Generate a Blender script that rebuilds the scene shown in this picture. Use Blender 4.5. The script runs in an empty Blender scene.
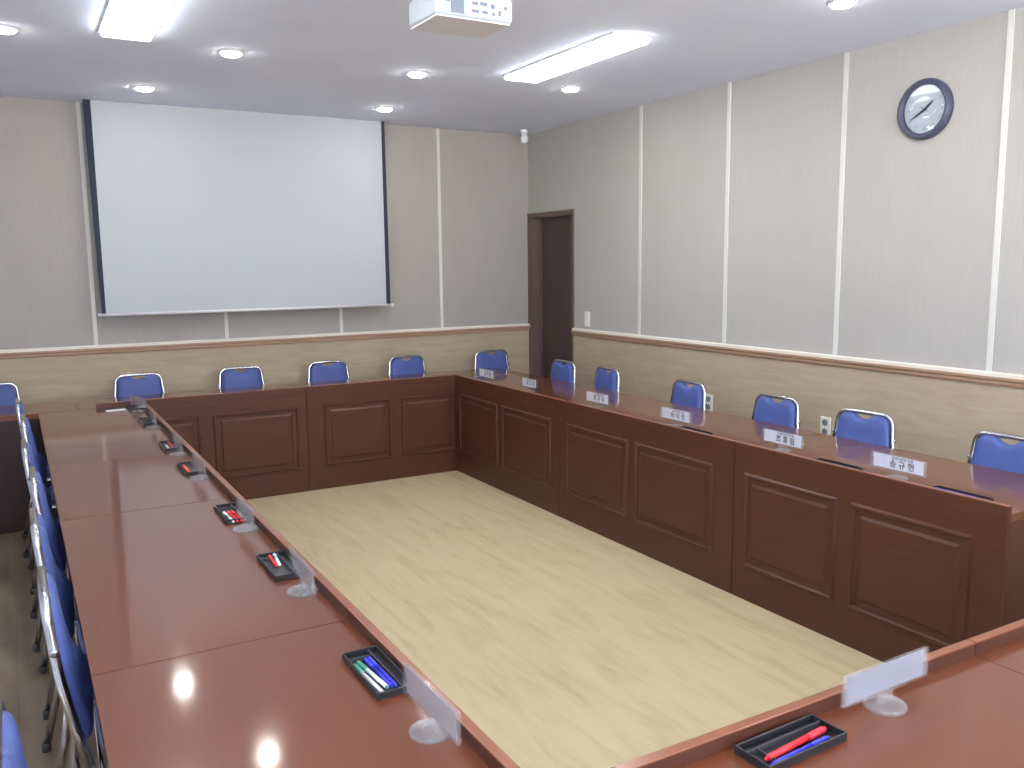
import bpy, bmesh, math, random
from mathutils import Vector, Matrix
random.seed(4)
PI = math.pi
C = bpy.context.scene.collection
scene = bpy.context.scene

# ------------------------------------------------------------------ materials
def srgb(r, g, b):
    f = lambda c: (c/255/12.92 if c/255 <= .04045 else ((c/255+.055)/1.055)**2.4)
    return (f(r), f(g), f(b), 1)

def mat(name, col, rough=.5, metal=0, coat=0, coat_rough=.05, trans=0, ior=1.45, spec=.5, emit=None, es=0, sheen=0, alpha=1):
    m = bpy.data.materials.new(name); m.use_nodes = True
    b = m.node_tree.nodes['Principled BSDF']
    b.inputs['Base Color'].default_value = col
    b.inputs['Roughness'].default_value = rough
    b.inputs['Metallic'].default_value = metal
    b.inputs['Coat Weight'].default_value = coat
    b.inputs['Coat Roughness'].default_value = coat_rough
    b.inputs['Transmission Weight'].default_value = trans
    b.inputs['IOR'].default_value = ior
    b.inputs['Specular IOR Level'].default_value = spec
    b.inputs['Sheen Weight'].default_value = sheen
    b.inputs['Alpha'].default_value = alpha
    if emit:
        b.inputs['Emission Color'].default_value = emit
        b.inputs['Emission Strength'].default_value = es
    return m

def nd(m, typ, **kw):
    n = m.node_tree.nodes.new(typ)
    for k, v in kw.items(): setattr(n, k, v)
    return n
def lk(m, a, b): m.node_tree.links.new(a, b)

def ramp(m, fac, stops):
    r = nd(m, 'ShaderNodeValToRGB'); lk(m, fac, r.inputs[0])
    e = r.color_ramp.elements
    e[0].position, e[0].color = stops[0]; e[1].position, e[1].color = stops[-1]
    for p, c in stops[1:-1]:
        x = e.new(p); x.color = c
    return r
def coords(m, scale, rot=(0, 0, 0), kind='Object'):
    t = nd(m, 'ShaderNodeTexCoord'); mp = nd(m, 'ShaderNodeMapping')
    lk(m, t.outputs[kind], mp.inputs[0]); mp.inputs['Scale'].default_value = scale; mp.inputs['Rotation'].default_value = rot
    return mp.outputs[0]
def noise(m, vec, scale, detail=4, rough=.55, dist=0):
    n = nd(m, 'ShaderNodeTexNoise'); lk(m, vec, n.inputs['Vector'])
    n.inputs['Scale'].default_value = scale; n.inputs['Detail'].default_value = detail
    n.inputs['Roughness'].default_value = rough; n.inputs['Distortion'].default_value = dist
    return n.outputs['Fac']
def bsdf(m): return m.node_tree.nodes['Principled BSDF']
def bump(m, h, strength=.2, dist=.002):
    b = nd(m, 'ShaderNodeBump'); lk(m, h, b.inputs['Height'])
    b.inputs['Strength'].default_value = strength; b.inputs['Distance'].default_value = dist
    lk(m, b.outputs[0], bsdf(m).inputs['Normal'])

def wood(name, c1, c2, axis='x', rough=.3, coat=.5, coat_rough=.1, spec=.5):
    m = mat(name, c1, rough, coat=coat, coat_rough=coat_rough, spec=spec)
    sc = {'x': (1.2, 14, 14), 'y': (14, 1.2, 14), 'z': (14, 14, 1.2)}[axis]
    n = noise(m, coords(m, sc), 3.0, 5, .6, .6)
    r = ramp(m, n, [(.3, c1), (.7, c2)])
    lk(m, r.outputs[0], bsdf(m).inputs['Base Color'])
    return m

M = {}
M['top'] = wood('mahogany laminate top', srgb(100, 50, 27), srgb(103, 52, 29), 'x', .45, 1, .09, .2)
M['front'] = wood('mahogany laminate front', srgb(80, 46, 34), srgb(87, 51, 38), 'x', .42, .12, .25, .3)
M['lip'] = wood('mahogany edge board', srgb(122, 68, 44), srgb(132, 76, 50), 'x', .35, .4, .15)
M['under'] = mat('dark laminate', srgb(62, 44, 40), .5)
M['seam'] = mat('dark seam', srgb(40, 22, 18), .7)
M['blue'] = mat('blue vinyl upholstery', srgb(76, 92, 150), .45, spec=.35)
M['blue_dark'] = mat('dark blue piping', srgb(42, 50, 104), .5)
M['chrome'] = mat('chrome', (.52, .52, .53, 1), .16, 1)
M['rubber'] = mat('grey rubber', (.06, .055, .05, 1), .6)
M['black'] = mat('black plastic', (.018, .018, .022, 1), .35)
M['charcoal'] = mat('charcoal plastic', (.05, .05, .06, 1), .4)
def sheet(name, diff, dcol, gloss_rough=.05, ior=1.45):
    # thin clear plastic: see-through, with a fresnel sheen and a little milky scatter
    m = bpy.data.materials.new(name); m.use_nodes = True; nt = m.node_tree; nt.nodes.clear()
    out = nd(m, 'ShaderNodeOutputMaterial'); tr = nd(m, 'ShaderNodeBsdfTransparent'); di = nd(m, 'ShaderNodeBsdfDiffuse'); tl = nd(m, 'ShaderNodeBsdfTranslucent')
    gl = nd(m, 'ShaderNodeBsdfGlossy'); gl.inputs['Roughness'].default_value = gloss_rough
    di.inputs[0].default_value = dcol; tl.inputs[0].default_value = dcol
    a = nd(m, 'ShaderNodeMixShader'); a.inputs[0].default_value = .5; lk(m, di.outputs[0], a.inputs[1]); lk(m, tl.outputs[0], a.inputs[2])
    b = nd(m, 'ShaderNodeMixShader'); b.inputs[0].default_value = diff; lk(m, tr.outputs[0], b.inputs[1]); lk(m, a.outputs[0], b.inputs[2])
    lw = nd(m, 'ShaderNodeLayerWeight'); lw.inputs['Blend'].default_value = .5
    pw = nd(m, 'ShaderNodeMath', operation='POWER'); lk(m, lw.outputs['Facing'], pw.inputs[0]); pw.inputs[1].default_value = 4.5
    fr = nd(m, 'ShaderNodeMath', operation='MULTIPLY_ADD'); lk(m, pw.outputs[0], fr.inputs[0]); fr.inputs[1].default_value = .55; fr.inputs[2].default_value = .035*(ior-1)/.45
    c = nd(m, 'ShaderNodeMixShader'); lk(m, fr.outputs[0], c.inputs[0]); lk(m, b.outputs[0], c.inputs[1]); lk(m, gl.outputs[0], c.inputs[2])
    lk(m, c.outputs[0], out.inputs[0]); return m
M['acrylic'] = sheet('clear acrylic', .10, (.9, .92, .95, 1))
M['acrylic_base'] = sheet('clear acrylic disc', .26, (.9, .92, .95, 1), .12, 1.6)
M['frost'] = sheet('frosted film', .42, (.5, .5, .54, 1), .4, 1.2)
M['paper'] = mat('white paper', srgb(226, 228, 240), .7)
M['card'] = mat('blank bluish card', srgb(136, 137, 150), .7)
M['proj'] = mat('projector casing', srgb(176, 184, 190), .45)
M['ink'] = mat('black ink', (.03, .03, .04, 1), .7)
M['white'] = mat('white plastic', srgb(232, 232, 232), .4)
M['outletw'] = mat('cream plastic', srgb(228, 228, 214), .4)
M['grey'] = mat('grey plastic', srgb(120, 130, 140), .5)
M['screenw'] = mat('matte screen white', srgb(186, 189, 193), .9, spec=.1)
M['screenb'] = mat('black screen border', srgb(58, 62, 74), .85, spec=.1)
M['alu'] = mat('pale aluminium', srgb(225, 222, 222), .4, .2)
M['ceil'] = mat('ceiling paint', srgb(214, 214, 220), .9, spec=.15)
n_ = noise(M['ceil'], coords(M['ceil'], (1, 1, 1)), 1.3, 3)
lk(M['ceil'], ramp(M['ceil'], n_, [(.3, srgb(224, 230, 245)), (.7, srgb(231, 236, 249))]).outputs[0], bsdf(M['ceil']).inputs['Base Color'])
M['lamp'] = mat('led diffuser', (1, 1, 1, 1), .4, emit=(.88, .95, 1, 1), es=14)
M['lamp2'] = mat('downlight diffuser', (1, 1, 1, 1), .4, emit=(1, .96, .9, 1), es=60)
M['trimring'] = mat('white metal ring', srgb(235, 235, 238), .4)
M['casing'] = wood('door casing wood', srgb(98, 78, 72), srgb(108, 88, 82), 'z', .4, .2)
M['doorw'] = wood('dark door veneer', srgb(72, 54, 52), srgb(80, 62, 58), 'z', .4, .2, .2)
M['steel'] = mat('brushed steel', (.6, .6, .6, 1), .3, 1)
M['rail'] = wood('chair rail wood', srgb(168, 134, 108), srgb(180, 146, 120), 'x', .45, .1)
M['railcap'] = mat('pale rail cap', srgb(228, 222, 208), .5)
M['batten'] = mat('pale batten', srgb(214, 213, 204), .6)
M['red'] = mat('red pen plastic', srgb(225, 45, 55), .3)
M['bluepen'] = mat('blue pen plastic', srgb(55, 60, 205), .3)
M['whitepen'] = mat('white pen barrel', srgb(225, 230, 228), .3)
M['teal'] = mat('green pen cap', srgb(60, 135, 115), .3)
M['orange'] = mat('orange pen plastic', srgb(240, 100, 50), .3)

def fabric(name, c1, c2):
    m = mat(name, c1, .9, spec=.15)
    v = coords(m, (26, 26, 1.1)); n = noise(m, v, 5, 3, .6)
    v2 = coords(m, (1.3, 1.3, .35)); n2 = noise(m, v2, 2.0, 3, .5, .5)
    mx = nd(m, 'ShaderNodeMath', operation='MULTIPLY_ADD'); lk(m, n, mx.inputs[0]); mx.inputs[1].default_value = .55
    md = nd(m, 'ShaderNodeMath', operation='MULTIPLY'); lk(m, n2, md.inputs[0]); md.inputs[1].default_value = .45
    lk(m, md.outputs[0], mx.inputs[2])
    lk(m, ramp(m, mx.outputs[0], [(.35, c1), (.65, c2)]).outputs[0], bsdf(m).inputs['Base Color'])
    bump(m, n, .25, .002)
    return m
M['wall_far'] = fabric('grey textured wallcovering', srgb(166, 160, 153), srgb(171, 165, 158))
M['wall_right'] = fabric('pale textured wallcovering', srgb(176, 172, 165), srgb(182, 178, 171))

def birch(name, c1, c2):
    m = mat(name, c1, .55, spec=.3)
    n = noise(m, coords(m, (1.0, 1.0, 9)), 3.2, 5, .6, .8)
    lk(m, ramp(m, n, [(.3, c1), (.7, c2)]).outputs[0], bsdf(m).inputs['Base Color'])
    return m
M['birch'] = birch('pale birch wainscot', srgb(172, 154, 130), srgb(184, 167, 143))

def plank(name, c1, c2, c3, seam, rough, pw=.12, pl=1.1):
    m = mat(name, c1, rough, spec=.4)
    bv = coords(m, (1, 1, 1), (0, 0, PI/2))
    br = nd(m, 'ShaderNodeTexBrick'); lk(m, bv, br.inputs['Vector'])
    br.inputs['Scale'].default_value = 1; br.inputs['Brick Width'].default_value = pl; br.inputs['Row Height'].default_value = pw
    br.inputs['Mortar Size'].default_value = .0012; br.inputs['Mortar Smooth'].default_value = .6
    br.inputs['Color1'].default_value = (.35, .35, .35, 1); br.inputs['Color2'].default_value = (.65, .65, .65, 1); br.inputs['Mortar'].default_value = (.5, .5, .5, 1)
    n = noise(m, coords(m, (12, 2.0, 1)), 1.3, 3, .55, .4)
    a = nd(m, 'ShaderNodeMix', data_type='FLOAT'); a.inputs[0].default_value = .3
    bw = nd(m, 'ShaderNodeRGBToBW'); lk(m, br.outputs['Color'], bw.inputs[0])
    lk(m, n, a.inputs[2]); lk(m, bw.outputs[0], a.inputs[3])
    r = ramp(m, a.outputs[0], [(.3, c3), (.5, c1), (.68, c2)])
    mx = nd(m, 'ShaderNodeMix', data_type='RGBA'); lk(m, br.outputs['Fac'], mx.inputs[0])
    lk(m, r.outputs[0], mx.inputs[6]); mx.inputs[7].default_value = seam
    lk(m, mx.outputs[2], bsdf(m).inputs['Base Color'])
    return m
M['floor'] = plank('pale wood vinyl', srgb(192, 174, 140), srgb(197, 180, 147), srgb(174, 155, 120), srgb(180, 162, 128), .42)
M['floor2'] = plank('brown vinyl with painted shade', srgb(138, 120, 97), srgb(152, 134, 112), srgb(114, 98, 78), srgb(96, 82, 64), .3, .3, .3)  # darker tone stands in for the shade outside the desk ring

# ------------------------------------------------------------------ mesh helpers
class MB:
    def __init__(s): s.bm = bmesh.new()
    def box(s, a, b, bev=0):
        x0, x1 = sorted((a[0], b[0])); y0, y1 = sorted((a[1], b[1])); z0, z1 = sorted((a[2], b[2]))
        vs = [s.bm.verts.new(p) for p in ((x0,y0,z0),(x1,y0,z0),(x1,y1,z0),(x0,y1,z0),(x0,y0,z1),(x1,y0,z1),(x1,y1,z1),(x0,y1,z1))]
        fs = [s.bm.faces.new([vs[i] for i in f]) for f in ((0,3,2,1),(4,5,6,7),(0,1,5,4),(1,2,6,5),(2,3,7,6),(3,0,4,7))]
        if bev:
            es = list({e for f in fs for e in f.edges})
            bmesh.ops.bevel(s.bm, geom=es, offset=bev, segments=2, profile=.5, affect='EDGES')
        return s
    def tube(s, pts, r, n=10, closed=False, cap=True):
        pts = [Vector(p) for p in pts]; rings = []
        N = len(pts); prev = None
        for i, p in enumerate(pts):
            if closed: t = pts[(i+1) % N] - pts[i-1]
            else: t = pts[min(i+1, N-1)] - pts[max(i-1, 0)]
            t.normalize()
            if prev is None:
                ref = Vector((0, 0, 1)) if abs(t.z) < .9 else Vector((1, 0, 0))
                u = t.cross(ref).normalized()
            else: u = (prev - t*prev.dot(t)).normalized()
            prev = u; w = t.cross(u)
            rr = r[i] if isinstance(r, (list, tuple)) else r
            rings.append([s.bm.verts.new(p + (u*math.cos(2*PI*k/n) + w*math.sin(2*PI*k/n))*rr) for k in range(n)])
        for i in range(N if closed else N-1):
            a, b = rings[i], rings[(i+1) % N]
            for k in range(n):
                f = s.bm.faces.new((a[k], a[(k+1) % n], b[(k+1) % n], b[k])); f.smooth = True
        if cap and not closed:
            s.bm.faces.new(rings[0][::-1]); s.bm.faces.new(rings[-1])
        return s
    def lathe(s, prof, n=24, c=(0, 0, 0), axis='z', smooth=True):
        # prof: list of (radius, height)
        rings = []
        for r, h in prof:
            ring = []
            for k in range(n):
                a = 2*PI*k/n
                p = (r*math.cos(a), r*math.sin(a), h)
                if axis == 'x': p = (p[2], p[0], p[1])
                if axis == 'y': p = (p[1], p[2], p[0])
                ring.append(s.bm.verts.new((p[0]+c[0], p[1]+c[1], p[2]+c[2])))
            rings.append(ring)
        for a, b in zip(rings, rings[1:]):
            for k in range(n):
                f = s.bm.faces.new((a[k], a[(k+1) % n], b[(k+1) % n], b[k])); f.smooth = smooth
        s.bm.faces.new(rings[0][::-1]); s.bm.faces.new(rings[-1])
        return s
    def prism(s, outline, map0, map1, bev=0):
        a = [s.bm.verts.new(map0(*p)) for p in outline]; b = [s.bm.verts.new(map1(*p)) for p in outline]
        n = len(a)
        s.bm.faces.new(a[::-1]); s.bm.faces.new(b)
        for k in range(n): s.bm.faces.new((a[k], a[(k+1) % n], b[(k+1) % n], b[k]))
        return s
    def xform(s, mtx): bmesh.ops.transform(s.bm, matrix=mtx, verts=s.bm.verts[:]); return s
    def build(s, name, m, parent=None, loc=None, rotz=0):
        bmesh.ops.recalc_face_normals(s.bm, faces=s.bm.faces[:])
        me = bpy.data.meshes.new(name); s.bm.to_mesh(me); s.bm.free()
        o = bpy.data.objects.new(name, me); C.objects.link(o)
        me.materials.append(m)
        if parent: o.parent = parent
        if loc: o.location = loc
        if rotz: o.rotation_euler.z = rotz
        return o

def bevel(o, w=.004, seg=3, ang=35):
    md = o.modifiers.new('bevel', 'BEVEL'); md.width = w; md.segments = seg; md.limit_method = 'ANGLE'; md.angle_limit = math.radians(ang)
    return o
def thing(name, label, cat, loc=(0, 0, 0), rotz=0, group=None):
    o = bpy.data.objects.new(name, None); C.objects.link(o); o.empty_display_size = .1
    o.location = loc; o.rotation_euler.z = rotz
    return tag(o, label, cat, group)
def tag(o, label, cat, group=None):
    o['label'] = label; o['category'] = cat
    if group: o['group'] = group
    return o
def struct(name, mb, m, label=None):
    o = mb.build(name, m); o['kind'] = 'structure'
    if label: o['label'] = label
    return o
def copy_tree(o, parent=None):
    c = o.copy(); C.objects.link(c); c.parent = parent
    for ch in list(o.children): copy_tree(ch, c)
    return c

# ------------------------------------------------------------------ room
YW, XW, ZC = .82, 1.16, 2.713
XL, YB = -4.25, -8.6
# inner floor field ringed by the desks, and the outer floor with shade painted into its darker colour
struct('floor', MB().box((XL, YB, -.06), (XW+.4, YW+.2, -.004)), M['floor2'], 'brown vinyl floor outside the desks, shade in its colour')
f2 = MB().box((-2.52, -5.2, -.004), (.32, .2, 0))
o = struct('floor_inner', f2, M['floor'], 'pale wood plank floor inside the ring of desks')
o.name = 'floor.001'
struct('ceiling', MB().box((XL-.2, YB-.2, ZC), (XW+.4, YW+.2, ZC+.1)), M['ceil'])
struct('wall_far', MB().box((XL-.2, YW, 0), (XW, YW+.15, ZC)), M['wall_far'], 'grey textured far wall behind the screen')
D0, D1, DZ = .115, .79, 2.0     # door opening on the right wall
wr = MB().box((XW, YB, 0), (XW+.2, D0, ZC)).box((XW, D0, DZ), (XW+.2, D1, ZC)).box((XW, D1, 0), (XW+.2, YW+.15, ZC)).box((XW+.2, D0-.1, 0), (XW+.22, D1+.1, ZC))
struct('wall_right', wr, M['wall_right'], 'pale textured right wall with the clock')
def holed(box_, u0, u1, holes, z0, z1):
    # wall strip from u0 to u1 with holes for the added windows between z0 and z1
    mb = MB(); u = u0
    for a, b in holes:
        box_(mb, u, a, 0, ZC); box_(mb, a, b, 0, z0); box_(mb, a, b, z1, ZC); u = b
    box_(mb, u, u1, 0, ZC)
    return mb
WZ0, WZ1 = .9, 2.35
HB = [(-3.8, -1.75), (-1.25, .75)]
HL = [(-8.2, -6.4)]
struct('wall_back', holed(lambda mb, a, b, z0, z1: mb.box((a, YB-.15, z0), (b, YB, z1)), XL-.15, XW+.2, HB, WZ0, WZ1), M['ceil'])
struct('wall_left', holed(lambda mb, a, b, z0, z1: mb.box((XL-.15, a, z0), (XL, b, z1)), YB, YW, HL, WZ0, WZ1), M['ceil'])
def fill_window(i, box_, a, b):  # unseen windows, added so daylight brightens the ceiling
    mb = MB(); w = .05
    for (p, q, r_, t_) in ((a, a+w, WZ0, WZ1), (b-w, b, WZ0, WZ1), (a+w, b-w, WZ0, WZ0+w), (a+w, b-w, WZ1-w, WZ1), ((a+b)/2-w/2, (a+b)/2+w/2, WZ0+w, WZ1-w)):
        box_(mb, p, q, r_, t_, .04)
    f = struct('fill_window_%d' % i, mb, M['white'], 'added white framed opening for fill daylight, unseen behind the viewpoint')
    g = MB(); box_(g, a+w, (a+b)/2-w/2, WZ0+w, WZ1-w, .004); box_(g, (a+b)/2+w/2, b-w, WZ0+w, WZ1-w, .004)
    g.build('pane', M['acrylic'], f)
for i, (a, b) in enumerate(HB): fill_window(i+1, lambda mb, a, b, z0, z1, d: mb.box((a, YB-.075-d/2, z0), (b, YB-.075+d/2, z1)), a, b)
for i, (a, b) in enumerate(HL): fill_window(i+3, lambda mb, a, b, z0, z1, d: mb.box((XL-.075-d/2, a, z0), (XL-.075+d/2, b, z1)), a, b)
# wainscot boards, rails, battens
ZR = 1.04
tn = [0]
def trim(mb, m, label=None):
    tn[0] += 1
    return struct('trim_%d' % tn[0], mb, m, label)
trim(MB().box((XL, YW-.012, .08), (XW-.001, YW, ZR-.045)), M['birch'], 'pale birch wainscot below the rail on the far wall')
trim(MB().box((XW-.012, YB, .08), (XW, D0-.03, ZR-.045)), M['birch'], 'pale birch wainscot below the rail on the right wall')
def rail_prof(d, z0, z1):
    return [(0, z0), (d*.55, z0), (d*.75, z0+.012), (d*.75, z1-.022), (d, z1-.012), (d, z1), (0, z1)]
def rail(map_, L0, L1, label):
    pr = rail_prof(.034, ZR-.052, ZR-.008)
    o = trim(MB().prism(pr, lambda d, z: map_(d, z, L0), lambda d, z: map_(d, z, L1)), M['rail'], label)
    pr = [(0, ZR-.008), (.026, ZR-.008), (.026, ZR+.006), (.02, ZR+.012), (0, ZR+.012)]
    trim(MB().prism(pr, lambda d, z: map_(d, z, L0), lambda d, z: map_(d, z, L1)), M['railcap'])
rail(lambda d, z, t: (t, YW-d, z), XL, XW-.001, 'brown wooden chair rail along the far wall')
rail(lambda d, z, t: (XW-d, t, z), YB, D0-.03, 'brown wooden chair rail along the right wall')
for x in (.285, -.61, -1.51, -2.41, -3.31):
    trim(MB().box((x-.013, YW-.006, ZR+.012), (x+.013, YW, ZC-.0)), M['batten'])
for y in (-.79, -1.69, -2.59, -3.5, -4.4, -5.3, -6.2):
    trim(MB().box((XW-.007, y-.014, ZR+.012), (XW, y+.014, ZC)), M['batten'])
struct('baseboard_far', MB().box((XL, YW-.014, 0), (XW-.001, YW, .08)), M['rail'])
struct('baseboard_right', MB().box((XW-.014, YB, 0), (XW, D0-.03, .08)), M['rail'])
# door
fr = MB()
cw = .028
fr.box((XW-.012, D0-cw, 0), (XW+.0, D0+.002, DZ+cw)).box((XW-.012, D1-.002, 0), (XW, YW-.001, DZ+cw)).box((XW-.012, D0+.002, DZ-.002), (XW, D1-.002, DZ+cw))
fr.box((XW, D0, 0), (XW+.16, D0+.015, DZ)).box((XW, D1-.015, 0), (XW+.16, D1, DZ)).box((XW, D0+.015, DZ-.015), (XW+.16, D1-.015, DZ))
dr = thing('door_1', 'dark brown door recessed in the right wall by the far corner', 'door', (XW+.1, D0, 0))
del dr['category']; dr['kind'] = 'structure'
inv = Matrix.Translation((-(XW+.1), -D0, 0))
fr.xform(inv).build('door_frame', M['casing'], dr)
lf = MB().box((XW+.105, D0+.016, .005), (XW+.145, D1-.016, DZ-.016), .002)
lf.xform(inv).build('door_leaf', M['doorw'], dr)
st = MB().box((XW+.09, D1-.03, 0), (XW+.105, D1-.015, DZ-.015)).box((XW+.09, D0+.015, 0), (XW+.105, D0+.03, DZ-.015))
st.xform(inv).build('door_stop', M['casing'], dr)

# ------------------------------------------------------------------ desks
DT = .72; LZ = .75; LT = .02
def ring(mb, x0, x1, z0, z1, w, y0, y1):
    # picture-frame moulding with a peaked profile, on plane y, sticking out to -y
    prof = [(0, 0), (w*.3, 1), (w*.7, 1), (w, .0)]
    loops = []
    for d, k in prof:
        y = y0 + (y1-y0)*k
        loops.append([mb.bm.verts.new(p) for p in ((x0+d, y, z0+d), (x1-d, y, z0+d), (x1-d, y, z1-d), (x0+d, y, z1-d))])
    for a, b in zip(loops, loops[1:]):
        for k in range(4): mb.bm.faces.new((a[k], a[(k+1) % 4], b[(k+1) % 4], b[k]))
    a, b = loops[-1], loops[0]
    for k in range(4): mb.bm.faces.new((a[k], a[(k+1) % 4], b[(k+1) % 4], b[k]))

def desk(label, origin, rotz, L, fields, depth=.6, lip=(0, None), frontmat='front', side=(True, True), top_ext=(0, 0), deep_end=False):
    """local x runs along the desk, y=0 is the inner face, +y the sitters' side"""
    t = thing('conference_desk', label, 'desk', origin, rotz, 'mahogany conference desks set in a ring')
    g = .0017
    tb = MB().box((g-top_ext[0], LT+.0006, DT-.03), (L-g+top_ext[1], depth, DT))
    tb.build('desktop', M['top'], t)
    l0, l1 = lip[0], (L if lip[1] is None else lip[1])
    fp = MB().box((g, 0, 0), (L-g, LT-.002, DT-.032))
    fpo = fp.build('front_panel', M[frontmat], t)
    if l1 > l0:
        MB().box((l0+g, -.001, DT-.031), (l1-g, LT, LZ-.004)).build('raised_lip', M['front'], t)
        MB().box((l0+g, -.0015, LZ-.004), (l1-g, LT+.0005, LZ), .0015).build('edge_band', M['lip'], t)
    if (l0 > .05): MB().box((g, 0, DT-.031), (l0, LT, DT)).build('edge_filler', M['lip'], t)
    if (l1 < L-.05): MB().box((l1, 0, DT-.031), (L-g, LT, DT)).build('edge_filler', M['lip'], t)
    for (a, b) in fields:
        mb = MB(); ring(mb, a, b, .165, .615, .022, -.0005, -.011)
        mo = mb.build('panel_moulding', M['front'], fpo)
        w = .046
        mb = MB()
        lo = [mb.bm.verts.new(p) for p in ((a+w, 0, .165+w), (b-w, 0, .165+w), (b-w, 0, .615-w), (a+w, 0, .615-w))]
        li = [mb.bm.verts.new(p) for p in ((a+w+.012, -.007, .165+w+.012), (b-w-.012, -.007, .165+w+.012), (b-w-.012, -.007, .615-w-.012), (a+w+.012, -.007, .615-w-.012))]
        for k in range(4): mb.bm.faces.new((lo[k], lo[(k+1) % 4], li[(k+1) % 4], li[k]))
        mb.bm.faces.new(li); mb.bm.faces.new(lo[::-1])
        mb.build('raised_field', M['front'], fpo)
    for k, x in enumerate((g, L-g-.02)):
        if side[k]:
            MB().box((x, LT, 0), (x+.02, depth-.02 if (deep_end and k) else (.15 if depth > .5 else .07), DT-.032)).build('side_panel', M['front'], t)
    MB().box((.03, LT, DT-.13), (L-.03, depth-.22, DT-.115)).build('shelf', M['under'], t)
    return t
RW = .61
# right column: local x -> world -y ; local y -> world +x   (rot -90: x->-y, y->x)
Rr = -PI/2
desk('mahogany desk of the right row nearest the far corner, below the door', (0, -.001, 0), Rr, 1.459, [(.08, .68), (.74, 1.38)], RW)
desk('middle mahogany desk of the right row, between its two neighbours', (0, -1.461, 0), Rr, 1.539, [(.10, .72), (.78, 1.40)], RW)
desk('nearest mahogany desk of the right row, its end panel exposed, below the clock', (0, -3.001, 0), Rr, 1.309, [(.07, .60), (.67, 1.19)], RW, deep_end=True)
# far row: local x -> world +x
FD = .45
desk('mahogany desk of the far row in the right corner beside the door', (-1.16, 0, 0), 0, 1.77, [(.12, .63), (.71, 1.15)], FD, (0, 1.16))
desk('mahogany desk of the far row under the projection screen', (-2.6, 0, 0), 0, 1.439, [(.20, .72), (.80, 1.38)], FD, (.1, None))
desk('mahogany desk with dark plain front at the left end of the far row', (-4.0, 0, 0), 0, 1.399, [], FD, (0, 0), 'under')
# left column: inner face at x=-2.222 facing +x : local y -> world -x  (rot +90: x->+y, y->-x)
Rl = PI/2
LX = -2.222
JL = [(-5.40, -3.985), (-3.985, -2.64), (-2.64, -1.27), (-1.27, -.013)]
LL = ['nearest mahogany desk of the left row, with two bright lamp reflections',
      'second mahogany desk of the left row from the camera, behind the brightly reflecting one',
      'third mahogany desk of the left row, carrying the tray with orange pen',
      'mahogany desk of the left row farthest away, butted against the far row']
for (y0, y1), lb in zip(JL, LL):
    L = y1-y0; h = L/2
    lipa = (.52 if y0 < -5 else 0)
    desk(lb, (LX, y0, 0), Rl, L, ([] if y0 < -5 else [(.08, h-.04)]) + [(h+.04, L-.08)], .597, (lipa, None))
# near row: inner face y=-4.879 facing +y: local y -> world -y  (rot 180: x->-x, y->-y)
NY = -4.879
for (x0, x1), lb in zip([(-2.2215, -1.11), (-1.11, .25)],
    ['foreground mahogany desk of the near row, under the red and blue pens and blank holder',
     'mahogany desk at the right end of the near row, lower right corner of the view']):
    L = x1-x0; h = L/2
    desk(lb, (x1, NY, 0), PI, L, [(.08, h-.04), (h+.04, L-.08)], .6)

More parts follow.
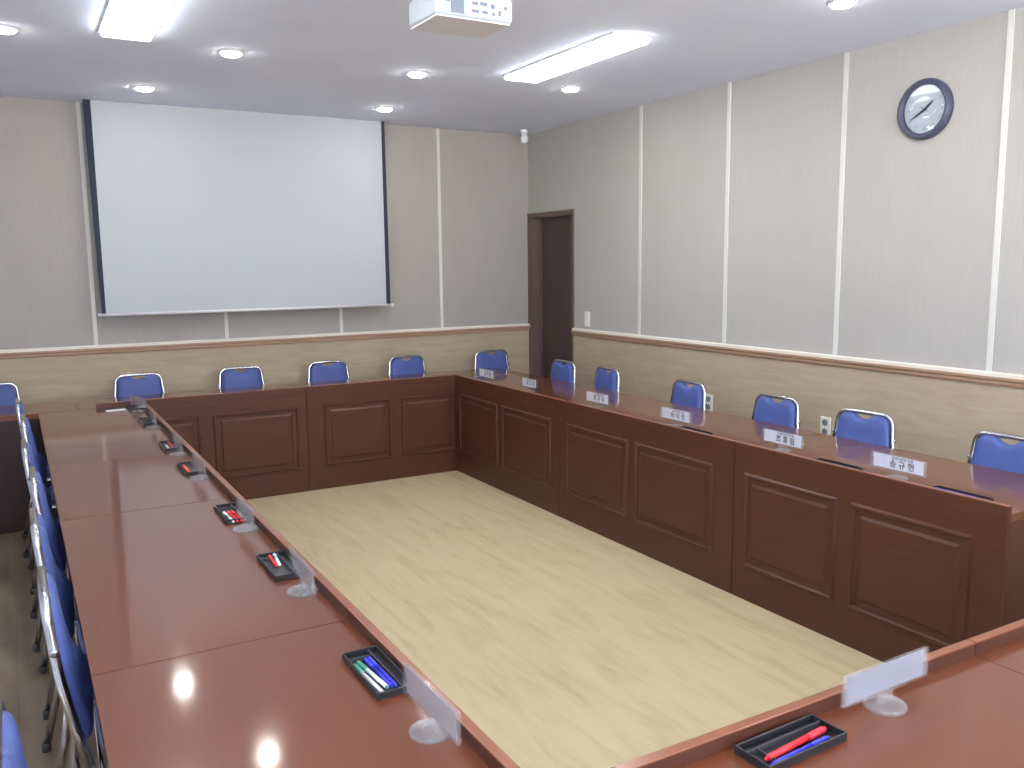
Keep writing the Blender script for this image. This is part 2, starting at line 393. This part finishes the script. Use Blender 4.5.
# ------------------------------------------------------------------ chairs
def arc_pts(c, r, a0, a1, n=7):
    return [(c[0]+r*math.cos(a0+(a1-a0)*k/n), c[1]+r*math.sin(a0+(a1-a0)*k/n)) for k in range(n+1)]
CH_T = .86
def lean(z):  # y offset of the back at height z (0 at the top)
    t = max(0, (CH_T - z)/(CH_T-.45))
    return .065*t - .012*math.sin(PI*min(1, t))
def make_chair():
    t = thing('stacking_chair', '', 'chair')
    hw = .150; R_ = .05
    # hoop outline in (x,z)
    out = [(-hw-.038, .45), (-hw-.034, .55), (-hw-.018, .66), (-hw-.005, .74)]
    out += [(p[0], p[1]) for p in arc_pts((-hw+R_, CH_T-.011-R_), R_, PI, PI/2)]
    out += [(0, CH_T-.009)]
    out += [(p[0], p[1]) for p in arc_pts((hw-R_, CH_T-.011-R_), R_, PI/2, 0)]
    out += [(hw+.005, .74), (hw+.018, .66), (hw+.034, .55), (hw+.038, .45)]
    fr = MB().tube([(x, lean(z), z) for x, z in out], .0115, 10)
    bf = fr.build('back_frame', M['chrome'], t)
    for s in (-1, 1):
        mb = MB().lathe([(.009, 0), (.009, .006), (.005, .009)], 10, (0, 0, 0), 'x')
        if s < 0: mb.xform(Matrix.Scale(-1, 4, (1, 0, 0)))
        mb.build('bolt', M['chrome'], bf, (s*(hw+.014), lean(.735), .735))
    # cushion with hand-grip dip
    cw = hw-.012
    o2 = [(-cw-.034, .53), (-cw-.028, .6), (-cw-.018, .66), (-cw-.005, .74)]
    o2 += arc_pts((-cw+.05, .793), .05, PI, PI/2, 5)
    o2 += [(-.062, .842), (-.05, .838), (-.038, .828), (-.02, .819), (0, .817), (.02, .819), (.038, .828), (.05, .838), (.062, .842)]
    o2 += arc_pts((cw-.05, .793), .05, PI/2, 0, 5)
    o2 += [(cw+.005, .74), (cw+.018, .66), (cw+.028, .6), (cw+.034, .53), (cw, .50), (-cw, .50)]
    # build as rings: back flat, front puffed
    mb = MB(); cx, cz = 0, .67
    def lay(k, dy): return [mb.bm.verts.new((cx+(x-cx)*k, lean(z)+dy, cz+(z-cz)*k)) for x, z in o2]
    Ls = [lay(.97, -.012), lay(1, -.006), lay(1, .012), lay(.96, .022), lay(.85, .029), lay(.6, .034), lay(.3, .036)]
    n = len(o2)
    for a, b in zip(Ls, Ls[1:]):
        for k in range(n): f = mb.bm.faces.new((a[k], a[(k+1) % n], b[(k+1) % n], b[k])); f.smooth = True
    mb.bm.faces.new(Ls[0]); mb.bm.faces.new(Ls[-1])
    mb.build('backrest', M['blue'], t)
    # seat: rounded-square superellipse, puffed
    mb = MB(); lays = []
    for k, z in ((.93, .435), (1, .442), (1, .462), (.97, .475), (.88, .484), (.6, .49), (.25, .492)):
        ring_ = []
        for i in range(32):
            a = 2*PI*i/32; ca, sa = math.cos(a), math.sin(a)
            x = .205*k*math.copysign(abs(ca)**.45, ca); y = .205*k*math.copysign(abs(sa)**.45, sa)
            ring_.append(mb.bm.verts.new((x, .30+y, z)))
        lays.append(ring_)
    for a, b in zip(lays, lays[1:]):
        for k in range(32): f = mb.bm.faces.new((a[k], a[(k+1) % 32], b[(k+1) % 32], b[k])); f.smooth = True
    mb.bm.faces.new(lays[0]); mb.bm.faces.new(lays[-1])
    mb.build('seat', M['blue'], t)
    # seat frame
    sf = MB().tube([(-.19, .09, .425), (-.19, .49, .425), (.19, .49, .425), (.19, .09, .425)], .010, 8, closed=True)
    sf.build('seat_frame', M['chrome'], t)
    for s in (-1, 1):
        rear = MB().tube([(s*.187, .064, .46), (s*.189, .06, .43), (s*.196, .03, .22), (s*.205, -.02, .012)], .0115, 8).build('leg', M['chrome'], t)
        MB().lathe([(.014, 0), (.015, .02), (.013, .03)], 10, (s*.205, -.02, 0)).build('foot_cap', M['rubber'], rear)
        front = MB().tube([(s*.19, .43, .43), (s*.197, .46, .3), (s*.203, .48, .012)], .0115, 8).build('leg', M['chrome'], t)
        MB().lathe([(.014, 0), (.015, .02), (.013, .03)], 10, (s*.203, .48, 0)).build('foot_cap', M['rubber'], front)
    MB().tube([(-.193, .045, .28), (.193, .045, .28)], .007, 8).build('stretcher', M['chrome'], t)
    return t
# (x, y, facing rot, label); local +y is the way the sitter faces
chairs = []
FARX = [(-3.07, 'blue chrome-framed chair at the left end of the far row, partly outside the view'),
        (-2.175, 'blue chrome-framed chair of the far row seen where the left row meets it'),
        (-1.47, 'blue chrome-framed chair of the far row below the left half of the screen'),
        (-.805, 'blue chrome-framed chair of the far row below the right half of the screen'),
        (-.145, 'blue chrome-framed chair of the far row just right of the screen'),
        (.64, 'blue chrome-framed chair of the far row in the corner left of the door')]
for i, (x, lb) in enumerate(FARX): chairs.append((x, .60, PI + [0, .02, -.02, 0, .05, 0][i], lb, 'blue chairs of the far row'))
RY = [(-.43, 'blue chair of the right row in front of the dark door'),
      (-1.0, 'blue chair of the right row just right of the door, below the light switch'),
      (-1.86, 'blue chair of the right row directly left of the far power outlet'),
      (-2.58, 'blue chair of the right row left of the twin power outlet'),
      (-3.17, 'blue chair of the right row directly right of the twin power outlet'),
      (-3.89, 'nearest blue chair of the right row, cut by the right edge of the view')]
for i, (y, lb) in enumerate(RY): chairs.append(([.72, .72, .72, .72, .70, .70][i], y, PI/2 + [0, -.1, -.06, 0, .08, 0][i], lb, 'blue chairs of the right row'))
LY = [(-.35, -2.925), (-1.0, -2.905), (-1.75, -2.91), (-2.40, -2.89), (-3.05, -2.90), (-3.68, -2.895), (-4.42, -2.985)]
LLB = ['blue chair of the left row farthest from the camera, by the far desk',
       'blue chair of the left row, second from the far end',
       'blue chair of the left row, third from the far end, against the dark desk front',
       'blue chair in the very middle of the left row of seven',
       'blue chair of the left row, third from the camera',
       'blue chair of the left row with long visible backrest, second from the camera',
       'nearest blue chair of the left row, cut by the lower left edge of the view']
for (y, x), lb in zip(LY, LLB): chairs.append((x, y, -PI/2, lb, 'blue chairs of the left row'))
proto = make_chair()
for i, (x, y, rz, lb, gr) in enumerate(chairs):
    c = proto if i == 0 else copy_tree(proto)
    c.location = (x, y, 0 if x > -2.5 and False else -.004); c.rotation_euler.z = rz; c['label'] = lb; c['group'] = gr

# ------------------------------------------------------------------ projection screen
s = thing('projection_screen', 'white roll-down projection screen hanging from the ceiling at the far wall', 'screen', (-1.31, YW-.15, 1.26))
def loc(mb): return mb.xform(Matrix.Translation((1.31, -(YW-.15), -1.26)))
loc(MB().box((-2.345, YW-.152, 1.275), (-.275, YW-.150, ZC-.002))).build('screen_fabric', M['screenw'], s)
loc(MB().prism([(-2.392, ZC-.002), (-2.345, ZC-.002), (-2.345, 1.275), (-2.372, 1.275)], lambda x, z: (x, YW-.152, z), lambda x, z: (x, YW-.150, z))).build('black_border', M['screenb'], s)
loc(MB().prism([(-.275, ZC-.002), (-.247, ZC-.002), (-.24, 1.275), (-.275, 1.275)], lambda x, z: (x, YW-.152, z), lambda x, z: (x, YW-.150, z))).build('black_border', M['screenb'], s)
b = loc(MB().tube([(-2.385, YW-.151, 1.268), (-.225, YW-.151, 1.268)], .011, 12)).build('bottom_bar', M['alu'], s)
for x in (-2.385, -.225):
    loc(MB().lathe([(.008, -.012), (.013, -.01), (.013, .01), (.008, .012)], 12, (x, YW-.151, 1.268), 'x')).build('end_cap', M['white'], b)

# ------------------------------------------------------------------ ceiling lights
def downlight():
    t = thing('downlight', '', 'ceiling light')
    MB().lathe([(.066, -.0005), (.066, -.005), (.060, -.009), (.052, -.009), (.050, -.004), (.050, -.0005)], 28).build('trim_ring', M['trimring'], t)
    MB().lathe([(.0495, -.001), (.0495, -.012), (.042, -.018), (.02, -.021)], 28).build('diffuser', M['lamp2'], t)
    return t
DL = [(-2.84, -1.09, 'round recessed downlight at the far left edge of the ceiling'),
      (-1.80, -1.09, 'round recessed downlight between the left light panel and the projector'),
      (-.72, -1.06, 'round recessed downlight directly below the projector in view'),
      (.345, -1.09, 'round recessed downlight just right of the long light panel'),
      (-2.08, .09, 'round recessed downlight over the left part of the screen'),
      (-.46, .12, 'round recessed downlight over the right end of the screen'),
      (.36, -3.22, 'round recessed downlight cut by the top edge above the right wall'),
      (-.72, -3.22, 'round downlight above the frame, between the two panels, right of the projector'),
      (-1.80, -3.22, 'round downlight above the frame, left of the projector'),
      (-2.84, -3.22, 'round downlight above the frame, over the left row of chairs'),
      (.345, -5.4, 'added unseen downlight behind the viewpoint near the right wall'),  # this last row is unseen, added to help light the room
      (-1.80, -5.4, 'added unseen downlight behind the viewpoint over the near row'),
      (-2.84, -5.4, 'added unseen downlight behind the viewpoint over the left row')]
p0 = downlight()
for i, (x, y, lb) in enumerate(DL):
    c = p0 if i == 0 else copy_tree(p0)
    c.location = (x, y, ZC); c['label'] = lb; c['group'] = 'round recessed ceiling downlights'
def panel():
    t = thing('ceiling_lamp', '', 'ceiling light')
    w, l = .108, .545
    mb = MB()
    for a, b in (((-w-.012, -l-.012), (w+.012, -l)), ((-w-.012, l), (w+.012, l+.012)), ((-w-.012, -l), (-w, l)), ((w, -l), (w+.012, l))):
        mb.box((a[0], a[1], -.012), (b[0], b[1], -.0005))
    mb.build('panel_frame', M['trimring'], t)
    MB().box((-w, -l, -.03), (w, l, -.001), .004).build('diffuser', M['lamp'], t)
    return t
PN = [(-2.33, -1.80, 'bright square-ended rectangular ceiling light panel at upper left'),
      (-.125, -1.80, 'long bright rectangular ceiling light panel right of the projector'),
      (-2.34, -4.6, 'added rectangular light panel over the near left desks, outside the view'),  # panels from here on are unseen extras that add room light
      (-.13, -4.6, 'added rectangular light panel over the near right desks, outside the view'),
      (-1.3, -7.2, 'added unseen rectangular light panel at the back of the room')]
p1 = panel()
for i, (x, y, lb) in enumerate(PN):
    c = p1 if i == 0 else copy_tree(p1)
    c.location = (x, y, ZC); c['label'] = lb; c['group'] = 'rectangular ceiling light panels'

# ------------------------------------------------------------------ small ceiling dome
t = thing('dome_sensor', 'small white dome device on the ceiling in the far right corner', 'sensor', (.97, .56, ZC))
MB().lathe([(.035, -.0005), (.035, -.02), (.03, -.03), (.02, -.035), (.02, -.05)], 20).build('base', M['white'], t)
MB().lathe([(.02, -.05), (.032, -.06), (.036, -.08), (.03, -.1), (.018, -.112), (.004, -.116)], 20).build('dome', M['white'], t)

# ------------------------------------------------------------------ projector
PX, PY, PZ = -1.40, -2.99, 2.455
t = thing('ceiling_projector', 'white ceiling-mounted projector with port panel facing the room', 'projector', (PX, PY, PZ), math.radians(1))
bevel(MB().box((-.155, -.115, 0), (.155, .115, .09)).build('housing', M['proj'], t), .012, 3)
MB().box((-.148, -.108, -.004), (.148, .108, .002)).build('bottom_plate', M['alu'], t)
MB().box((-.095, -.1185, .012), (-.045, -.114, .08)).build('vent_recess', M['grey'], t)
pp = MB().box((-.03, -.1175, .008), (.15, -.114, .078), .001).build('port_panel', M['alu'], t)
for (x, z, w, h) in ((.0, .052, .024, .012), (.035, .054, .03, .012), (.072, .05, .016, .016), (.0, .026, .03, .011), (.04, .026, .022, .011), (.075, .024, .012, .012), (.1, .03, .01, .02), (.125, .05, .012, .012)):
    MB().box((x-w/2+.0, -.1195, z-h/2), (x+w/2, -.1170, z+h/2), .0008).build('port', M['grey'], pp)
MB().lathe([(.03, 0), (.03, .02), (.026, .022)], 24, (-.06, .115, .045), 'y').build('lens', M['black'], t)
MB().tube([(0, 0, .088), (0, 0, ZC-PZ-.012)], .018, 14).lathe([(.06, ZC-PZ-.012), (.06, ZC-PZ-.001)], 24).build('mount_pole', M['white'], t)
cb = MB().tube([(-.10, -.11, .05), (-.13, -.15, .045), (-.17, -.16, .05), (-.21, -.14, .07), (-.22, -.1, .12), (-.16, -.05, .19), (-.06, -.01, .24), (-.019, 0, .26)], .005, 8)
cb.build('cable', M['grey'], t)

# ------------------------------------------------------------------ wall clock
CX, CY, CZ = XW-.001, -3.09, 2.335
t = thing('wall_clock', 'round black-rimmed wall clock with white face on the right wall', 'clock', (CX, CY, CZ))
# local: -x is towards the room, face y/z plane
rp = [(.118, -.004), (.118, -.028), (.126, -.037), (.136, -.038), (.147, -.028), (.150, -.012), (.148, 0)]
mb = MB(); n = 56; rings = []
for r, h in rp: rings.append([mb.bm.verts.new((h, r*math.cos(2*PI*k/n), r*math.sin(2*PI*k/n))) for k in range(n)])
rings.append(rings[0])
for a, b in zip(rings, rings[1:]):
    for k in range(n): f = mb.bm.faces.new((a[k], a[(k+1) % n], b[(k+1) % n], b[k])); f.smooth = True
mb.build('rim', mat('dark slate plastic', srgb(70, 73, 92), .35), t)
face = MB().lathe([(.119, -.004), (.119, -.010)], 48, (0, 0, 0), 'x', False).build('face', mat('clock face white', srgb(180, 188, 196), .6), t)
def text_mesh(txt, size, name, m, parent, mtx, bold=0):
    cu = bpy.data.curves.new('t', 'FONT'); cu.body = txt; cu.size = size; cu.align_x = 'CENTER'; cu.align_y = 'CENTER'; cu.extrude = .0002; cu.resolution_u = 3; cu.offset = size*bold
    ob = bpy.data.objects.new('t', cu); C.objects.link(ob)
    dg = bpy.context.evaluated_depsgraph_get(); dg.update()
    me = bpy.data.meshes.new_from_object(ob.evaluated_get(dg))
    bpy.data.objects.remove(ob, do_unlink=True); bpy.data.curves.remove(cu)
    me.materials.clear(); me.materials.append(m)
    me.transform(mtx)
    if len(me.vertices) == 0: return None
    o = bpy.data.objects.new(name, me); C.objects.link(o); o.parent = parent
    return o
# viewer in the room looks along +x; viewer's right = -y, up = z
def face_mtx(cy, cz, x=-.0105):
    return Matrix(((0, 0, -1, x), (-1, 0, 0, cy), (0, 1, 0, cz), (0, 0, 0, 1)))
NUM = mat('clock numerals grey', srgb(120, 130, 145), .6)
for h in range(1, 13):
    a = 2*PI*h/12
    text_mesh(str(h), .026, 'numeral', NUM, face, face_mtx(-.094*math.sin(a), .094*math.cos(a)))
HAND = mat('clock hands black', srgb(38, 44, 58), .4)
def hand(name, ang, L, w, x, back=.02, m=HAND):
    s_, c_ = math.sin(ang), math.cos(ang)
    pts = [(-w*.5, -back), (w*.5, -back), (w*.7, L*.5), (w*.2, L), (-w*.2, L), (-w*.7, L*.5)]
    f = lambda xx: (lambda u, v: (xx, -(u*c_+v*s_), -u*s_+v*c_))
    MB().prism(pts, f(x), f(x-.0012)).build(name, m, t)
hand('minute_hand', 2*PI*40/60, .088, .008, -.0150)
hand('hour_hand', 2*PI*(1+40/60)/12, .058, .010, -.0130)
hand('second_hand', 2*PI*20/60, .03, .003, -.0170, .03)
MB().lathe([(.006, -.0125), (.006, -.0185), (.003, -.020)], 14, (0, 0, 0), 'x').build('hub', HAND, t)
mb = MB().lathe([(.1175, -.023), (.1175, -.0245), (.06, -.0262), (.01, -.0268)], 40, (0, 0, 0), 'x')
mb.build('glass', sheet('clock glass', .0, (1, 1, 1, 1), .03), t)

# ------------------------------------------------------------------ switch and outlets
t = thing('light_switch', 'small white double rocker light switch right of the door', 'switch', (XW-.001, -.11, 1.135))
bevel(MB().box((-.008, -.036, -.06), (0, .036, .06)).build('plate', M['white'], t), .003)
for z in (-.027, .027):
    MB().box((-.0115, -.02, z-.022), (-.0075, .02, z+.022), .001).build('rocker', M['outletw'], t)
def outlet(y, z, lb):
    t = thing('power_outlet', lb, 'outlet', (XW-.013, y, z), 0, 'wall power outlets')
    bevel(MB().box((-.010, -.036, -.06), (0, .036, .06)).build('plate', M['outletw'], t), .003)
    for zz in (-.027, .027):
        so = MB().lathe([(.0195, -.0095), (.0195, -.0125), (.016, -.0125), (.015, -.0105)], 20, (0, 0, zz), 'x').build('socket', M['grey'], t)
        for yy in (-.007, .007):
            MB().lathe([(.0028, -.0105), (.0028, -.0128)], 8, (0, yy, zz), 'x').build('pin_hole', M['black'], so)
outlet(-2.555, .63, 'cream twin power outlet fully visible on the wainscot between two blue chairs')
outlet(-1.565-.13+.12, .64, 'cream power outlet half hidden behind a blue chair on the right')

# ------------------------------------------------------------------ name holders, pen trays, pens
def holder_parts(t, W_=.26, insert='paper'):
    """local: plate runs along x, front (facing sitter's opposite) is -y; base centre at origin"""
    MB().lathe([(.039, 0), (.041, .0015), (.041, .0075), (.039, .009)], 36).build('base', M['acrylic_base'], t)
    MB().box((-.02, -.004, .009), (.02, .004, .033), .001).build('stem', M['acrylic'], t)
    z0, z1 = .033, .0945
    pl = MB().box((-W_/2, -.0042, z0), (W_/2, -.0012, z1), .0006).box((-W_/2, .0012, z0), (W_/2, .0042, z1), .0006).build('plate', M['acrylic'], t)
    m = {'paper': M['paper'], 'blank': M['card']}.get(insert, M['frost'])
    o = MB().box((-W_/2+.012, -.0006, z0+.004), (W_/2-.012, .0006, z1-.004)).build('insert_card', m, pl)
    return pl, o
# left row: plates along y, seven
LH = [(-4.575, 'nearest clear acrylic name holder on the left row beside the blue pens'),
      (-3.745, 'second clear acrylic name holder from the camera on the left row'),
      (-3.09, 'third clear acrylic name holder from the camera on the left row'),
      (-2.27, 'fourth clear acrylic name holder from the camera, middle of the left row'),
      (-1.73, 'fifth clear acrylic name holder from the camera on the left row'),
      (-.93, 'second farthest clear acrylic name holder on the left row'),
      (-.30, 'farthest clear acrylic name holder on the left row, by the far desks')]
ph = thing('name_holder', '', 'name holder')
holder_parts(ph, .235, 'frost')
for i, (y, lb) in enumerate(LH):
    c = ph if i == 0 else copy_tree(ph)
    c.location = (-2.2845, y, DT); c.rotation_euler.z = PI/2 + [.02, -.03, .0, .03, .0, -.02, .25][i]
    c['label'] = lb; c['group'] = 'acrylic name holders on the left row'
c = thing('name_holder', 'clear acrylic name holder with blank white card on the near desk', 'name holder', (-1.475, -4.945, DT), math.radians(1))
holder_parts(c, .255, 'blank')
# right row: text plates facing the camera side (-x)
RP = [(-.30, '김 민 정', 'name card holder at the far end of the right row, before the corner chair', .24),
      (-.92, '이 도 윤', 'small name card holder at the foot of the door on the right row', .2),
      (-1.72, '최 은 우', 'name card holder on the right row below the second chair from the door', .24),
      (-2.44, '박 미 영', 'name card holder on the right row below the chair by the far outlet', .24),
      (-3.185, '조 홍 림', 'name card holder on the right row left of the twin outlet, second nearest', .245),
      (-3.79, '송 규 현', 'nearest name card holder on the right row, three large black characters', .25)]
for y, nm, lb, w in RP:
    c = thing('name_holder', lb, 'name holder', (.115, y, DT), -PI/2, 'printed name cards on the right row')
    pl, card = holder_parts(c, w)
    # local frame of the card: viewer (at -x world) sees local -y face ; local x -> world -y (viewer's right)
    mt = Matrix(((1, 0, 0, .018), (0, 0, -1, -.0008), (0, 1, 0, .0565), (0, 0, 0, 1)))
    text_mesh(nm, .034, 'name_text', M['ink'], card, mt, .022)
    mt2 = Matrix(((1, 0, 0, .02), (0, 0, -1, -.0008), (0, 1, 0, .0815), (0, 0, 0, 1)))
    text_mesh('운영위원회 위원', .0145, 'title_text', M['ink'], card, mt2, .015)

def tray_parts(t, L=.218, W=.083, H=.016):
    mb = MB().box((-L/2, -W/2, 0), (L/2, W/2, .003))
    w = .004
    mb.box((-L/2, -W/2, .003), (L/2, -W/2+w, H)).box((-L/2, W/2-w, .003), (L/2, W/2, H)).box((-L/2, -W/2+w, .003), (-L/2+w, W/2-w, H)).box((L/2-w, -W/2+w, .003), (L/2, W/2-w, H))
    bevel(mb.build('tray_body', M['black'], t), .0012, 2)
    MB().box((-L/2+w, W/2-.024, .003), (L/2-w, W/2-.0215, .012)).build('divider', M['charcoal'], t)
    MB().box((-L/2+.0315, -W/2+w, .003), (-L/2+.034, W/2-.024, .012)).build('divider', M['charcoal'], t)
def pen(name, label, loc, rotz, body, cap, L=.142, r=.0045):
    t = thing(name, label, 'pen', loc, rotz)
    MB().tube([(-L/2, 0, r), (L*.18, 0, r)], r, 10).build('barrel', body, t)
    MB().tube([(L*.18, 0, r), (L*.46, 0, r), (L*.5, 0, r)], [r*1.15, r*1.12, r*.7], 10).build('pen_cap', cap, t)
    MB().tube([(-L/2-.009, 0, r), (-L/2, 0, r)], [r*.3, r*.8], 8).build('tip', cap, t)
    return t
TR = [(-4.300, 'black pen tray nearest on the left row, holding blue and white pens'),
      (-3.52, 'black pen tray second from the camera on the left row'),
      (-2.885, 'black pen tray third from the camera on the left row'),
      (-2.08, 'black pen tray with orange pen in the middle of the left row'),
      (-1.52, 'black pen tray with pink-red pen farther along the left row'),
      (-.73, 'black pen tray second from the far end of the left row'),
      (-.13, 'black pen tray at the far end of the left row')]
pt = thing('pen_tray', '', 'tray'); tray_parts(pt)
TX = -2.286
for i, (y, lb) in enumerate(TR):
    c = pt if i == 0 else copy_tree(pt)
    c.location = (TX, y, DT); c.rotation_euler.z = -PI/2; c['label'] = lb; c['group'] = 'black pen trays on the left row'
z = DT+.0032
pw = 'whiteboard_pen'
# nearest tray
pen('ballpoint_pen', 'white pen with green cap, outermost in the nearest left tray', (TX-.028, -4.32, z), PI/2+.05, M['whitepen'], M['teal'], .15)
pen('ballpoint_pen', 'white pen with green cap, beside the outermost in the nearest left tray', (TX-.014, -4.305, z), PI/2+.09, M['whitepen'], M['teal'], .14)
pen('ballpoint_pen', 'blue pen left of its twin in the nearest left tray', (TX+.001, -4.30, z), PI/2+.02, M['bluepen'], M['bluepen'], .15, .0036)
pen('ballpoint_pen', 'blue pen beside the divider in the nearest left tray', (TX+.0105, -4.30, z), PI/2+.02, M['bluepen'], M['bluepen'], .15, .0036)
pen('ballpoint_pen', 'white pen slanting in the second left tray from the camera', (TX+.006, -3.46, z), PI/2-.10, M['whitepen'], M['whitepen'], .11)
pen('ballpoint_pen', 'red pen in the second left tray from the camera', (TX-.008, -3.47, z), PI/2-.05, M['red'], M['red'], .10)
pen('ballpoint_pen', 'white pen in the third left tray from the camera', (TX-.022, -2.93, z), PI/2+.03, M['whitepen'], M['whitepen'])
pen('ballpoint_pen', 'red pen beside the white one in the third left tray', (TX-.008, -2.93, z), PI/2+.03, M['red'], M['red'])
pen('ballpoint_pen', 'second red pen by the divider in the third left tray', (TX+.006, -2.93, z), PI/2+.03, M['red'], M['red'])
pen('ballpoint_pen', 'orange pen in the middle tray of the left row', (TX-.022, -2.09, z), PI/2, M['orange'], M['orange'], r=.006)
pen('ballpoint_pen', 'red pen in the fifth left tray from the camera', (TX+.004, -1.47, z), PI/2, M['red'], M['red'], .12)
pen('ballpoint_pen', 'white pen in the fifth left tray from the camera', (TX-.018, -1.53, z), PI/2, M['whitepen'], M['teal'], .12)
# white card slip at the far end
tag(MB().box((-.055, -.03, 0), (.055, .03, .002)).build('paper_slip', M['paper'], None, (-2.40, -.15, DT), .1), 'small white paper slip lying at the far end of the left row', 'paper')
# near tray
c = thing('pen_tray', 'black pen tray on the near desk with a red and a blue pen', 'tray', (-1.742, -4.953, DT), math.radians(2))
tray_parts(c, .205, .082)
pen('ballpoint_pen', 'red pen with clip in the tray on the near desk', (-1.735, -4.960, z), math.radians(6), M['red'], M['red'], .165, .006)
pen('ballpoint_pen', 'blue pen in the tray on the near desk', (-1.745, -4.979, z), math.radians(4), M['bluepen'], M['bluepen'], .15)
# right-row trays, only just peeping above the lip
for y, lb in ((-3.52, 'black pen tray behind the lip of the right row near the twin outlet'), (-2.62, 'black pen tray behind the right lip in the middle of the row'), (-4.08, 'black pen tray at the near end of the right row')):
    c = copy_tree(pt); c.location = (.07, y, DT); c.rotation_euler.z = -PI/2; c['label'] = lb; c['group'] = 'black pen trays on the right row'
pen('ballpoint_pen', 'violet-blue pen at the near end of the right row', (.055, -4.07, z+.009), PI/2, M['bluepen'], M['bluepen'], .16)

# ------------------------------------------------------------------ world, camera, view
w = bpy.data.worlds.new('World'); scene.world = w; w.use_nodes = True
# made-up daylight for the added windows, brighter below the horizon to light the ceiling
wt = w.node_tree; tc = wt.nodes.new('ShaderNodeTexCoord'); sx = wt.nodes.new('ShaderNodeSeparateXYZ'); wr_ = wt.nodes.new('ShaderNodeValToRGB')
mr = wt.nodes.new('ShaderNodeMapRange'); mr.inputs['From Min'].default_value = -1; mr.inputs['From Max'].default_value = 1
wt.links.new(tc.outputs['Generated'], sx.inputs[0]); wt.links.new(sx.outputs['Z'], mr.inputs['Value']); wt.links.new(mr.outputs[0], wr_.inputs[0])
wr_.color_ramp.elements[0].position = .48; wr_.color_ramp.elements[0].color = (.95, .97, 1, 1)
wr_.color_ramp.elements[1].position = .52; wr_.color_ramp.elements[1].color = (.30, .33, .38, 1)
wt.links.new(wr_.outputs[0], wt.nodes['Background'].inputs[0])
wt.nodes['Background'].inputs[1].default_value = 15

cam = bpy.data.cameras.new('Camera'); co = bpy.data.objects.new('Camera', cam); C.objects.link(co)
cp = Vector((-2.9053, -5.9881, 1.5935)); yaw, pitch, roll, f = .51764, -.13760, -.01122, 872.74
fw = Vector((math.sin(yaw)*math.cos(pitch), math.cos(yaw)*math.cos(pitch), math.sin(pitch)))
r = fw.cross(Vector((0, 0, 1))).normalized(); u = r.cross(fw)
cr, sr = math.cos(roll), math.sin(roll)
r2 = cr*r + sr*u; u2 = -sr*r + cr*u
co.matrix_world = Matrix(((r2.x, u2.x, -fw.x, cp.x), (r2.y, u2.y, -fw.y, cp.y), (r2.z, u2.z, -fw.z, cp.z), (0, 0, 0, 1)))
cam.sensor_width = 36; cam.lens = f*36/1024; cam.clip_start = .02
scene.camera = co
vs = scene.view_settings
vs.view_transform = 'Standard'; vs.look = 'None'; vs.gamma = 1; vs.use_curve_mapping = False; vs.exposure = 0.82
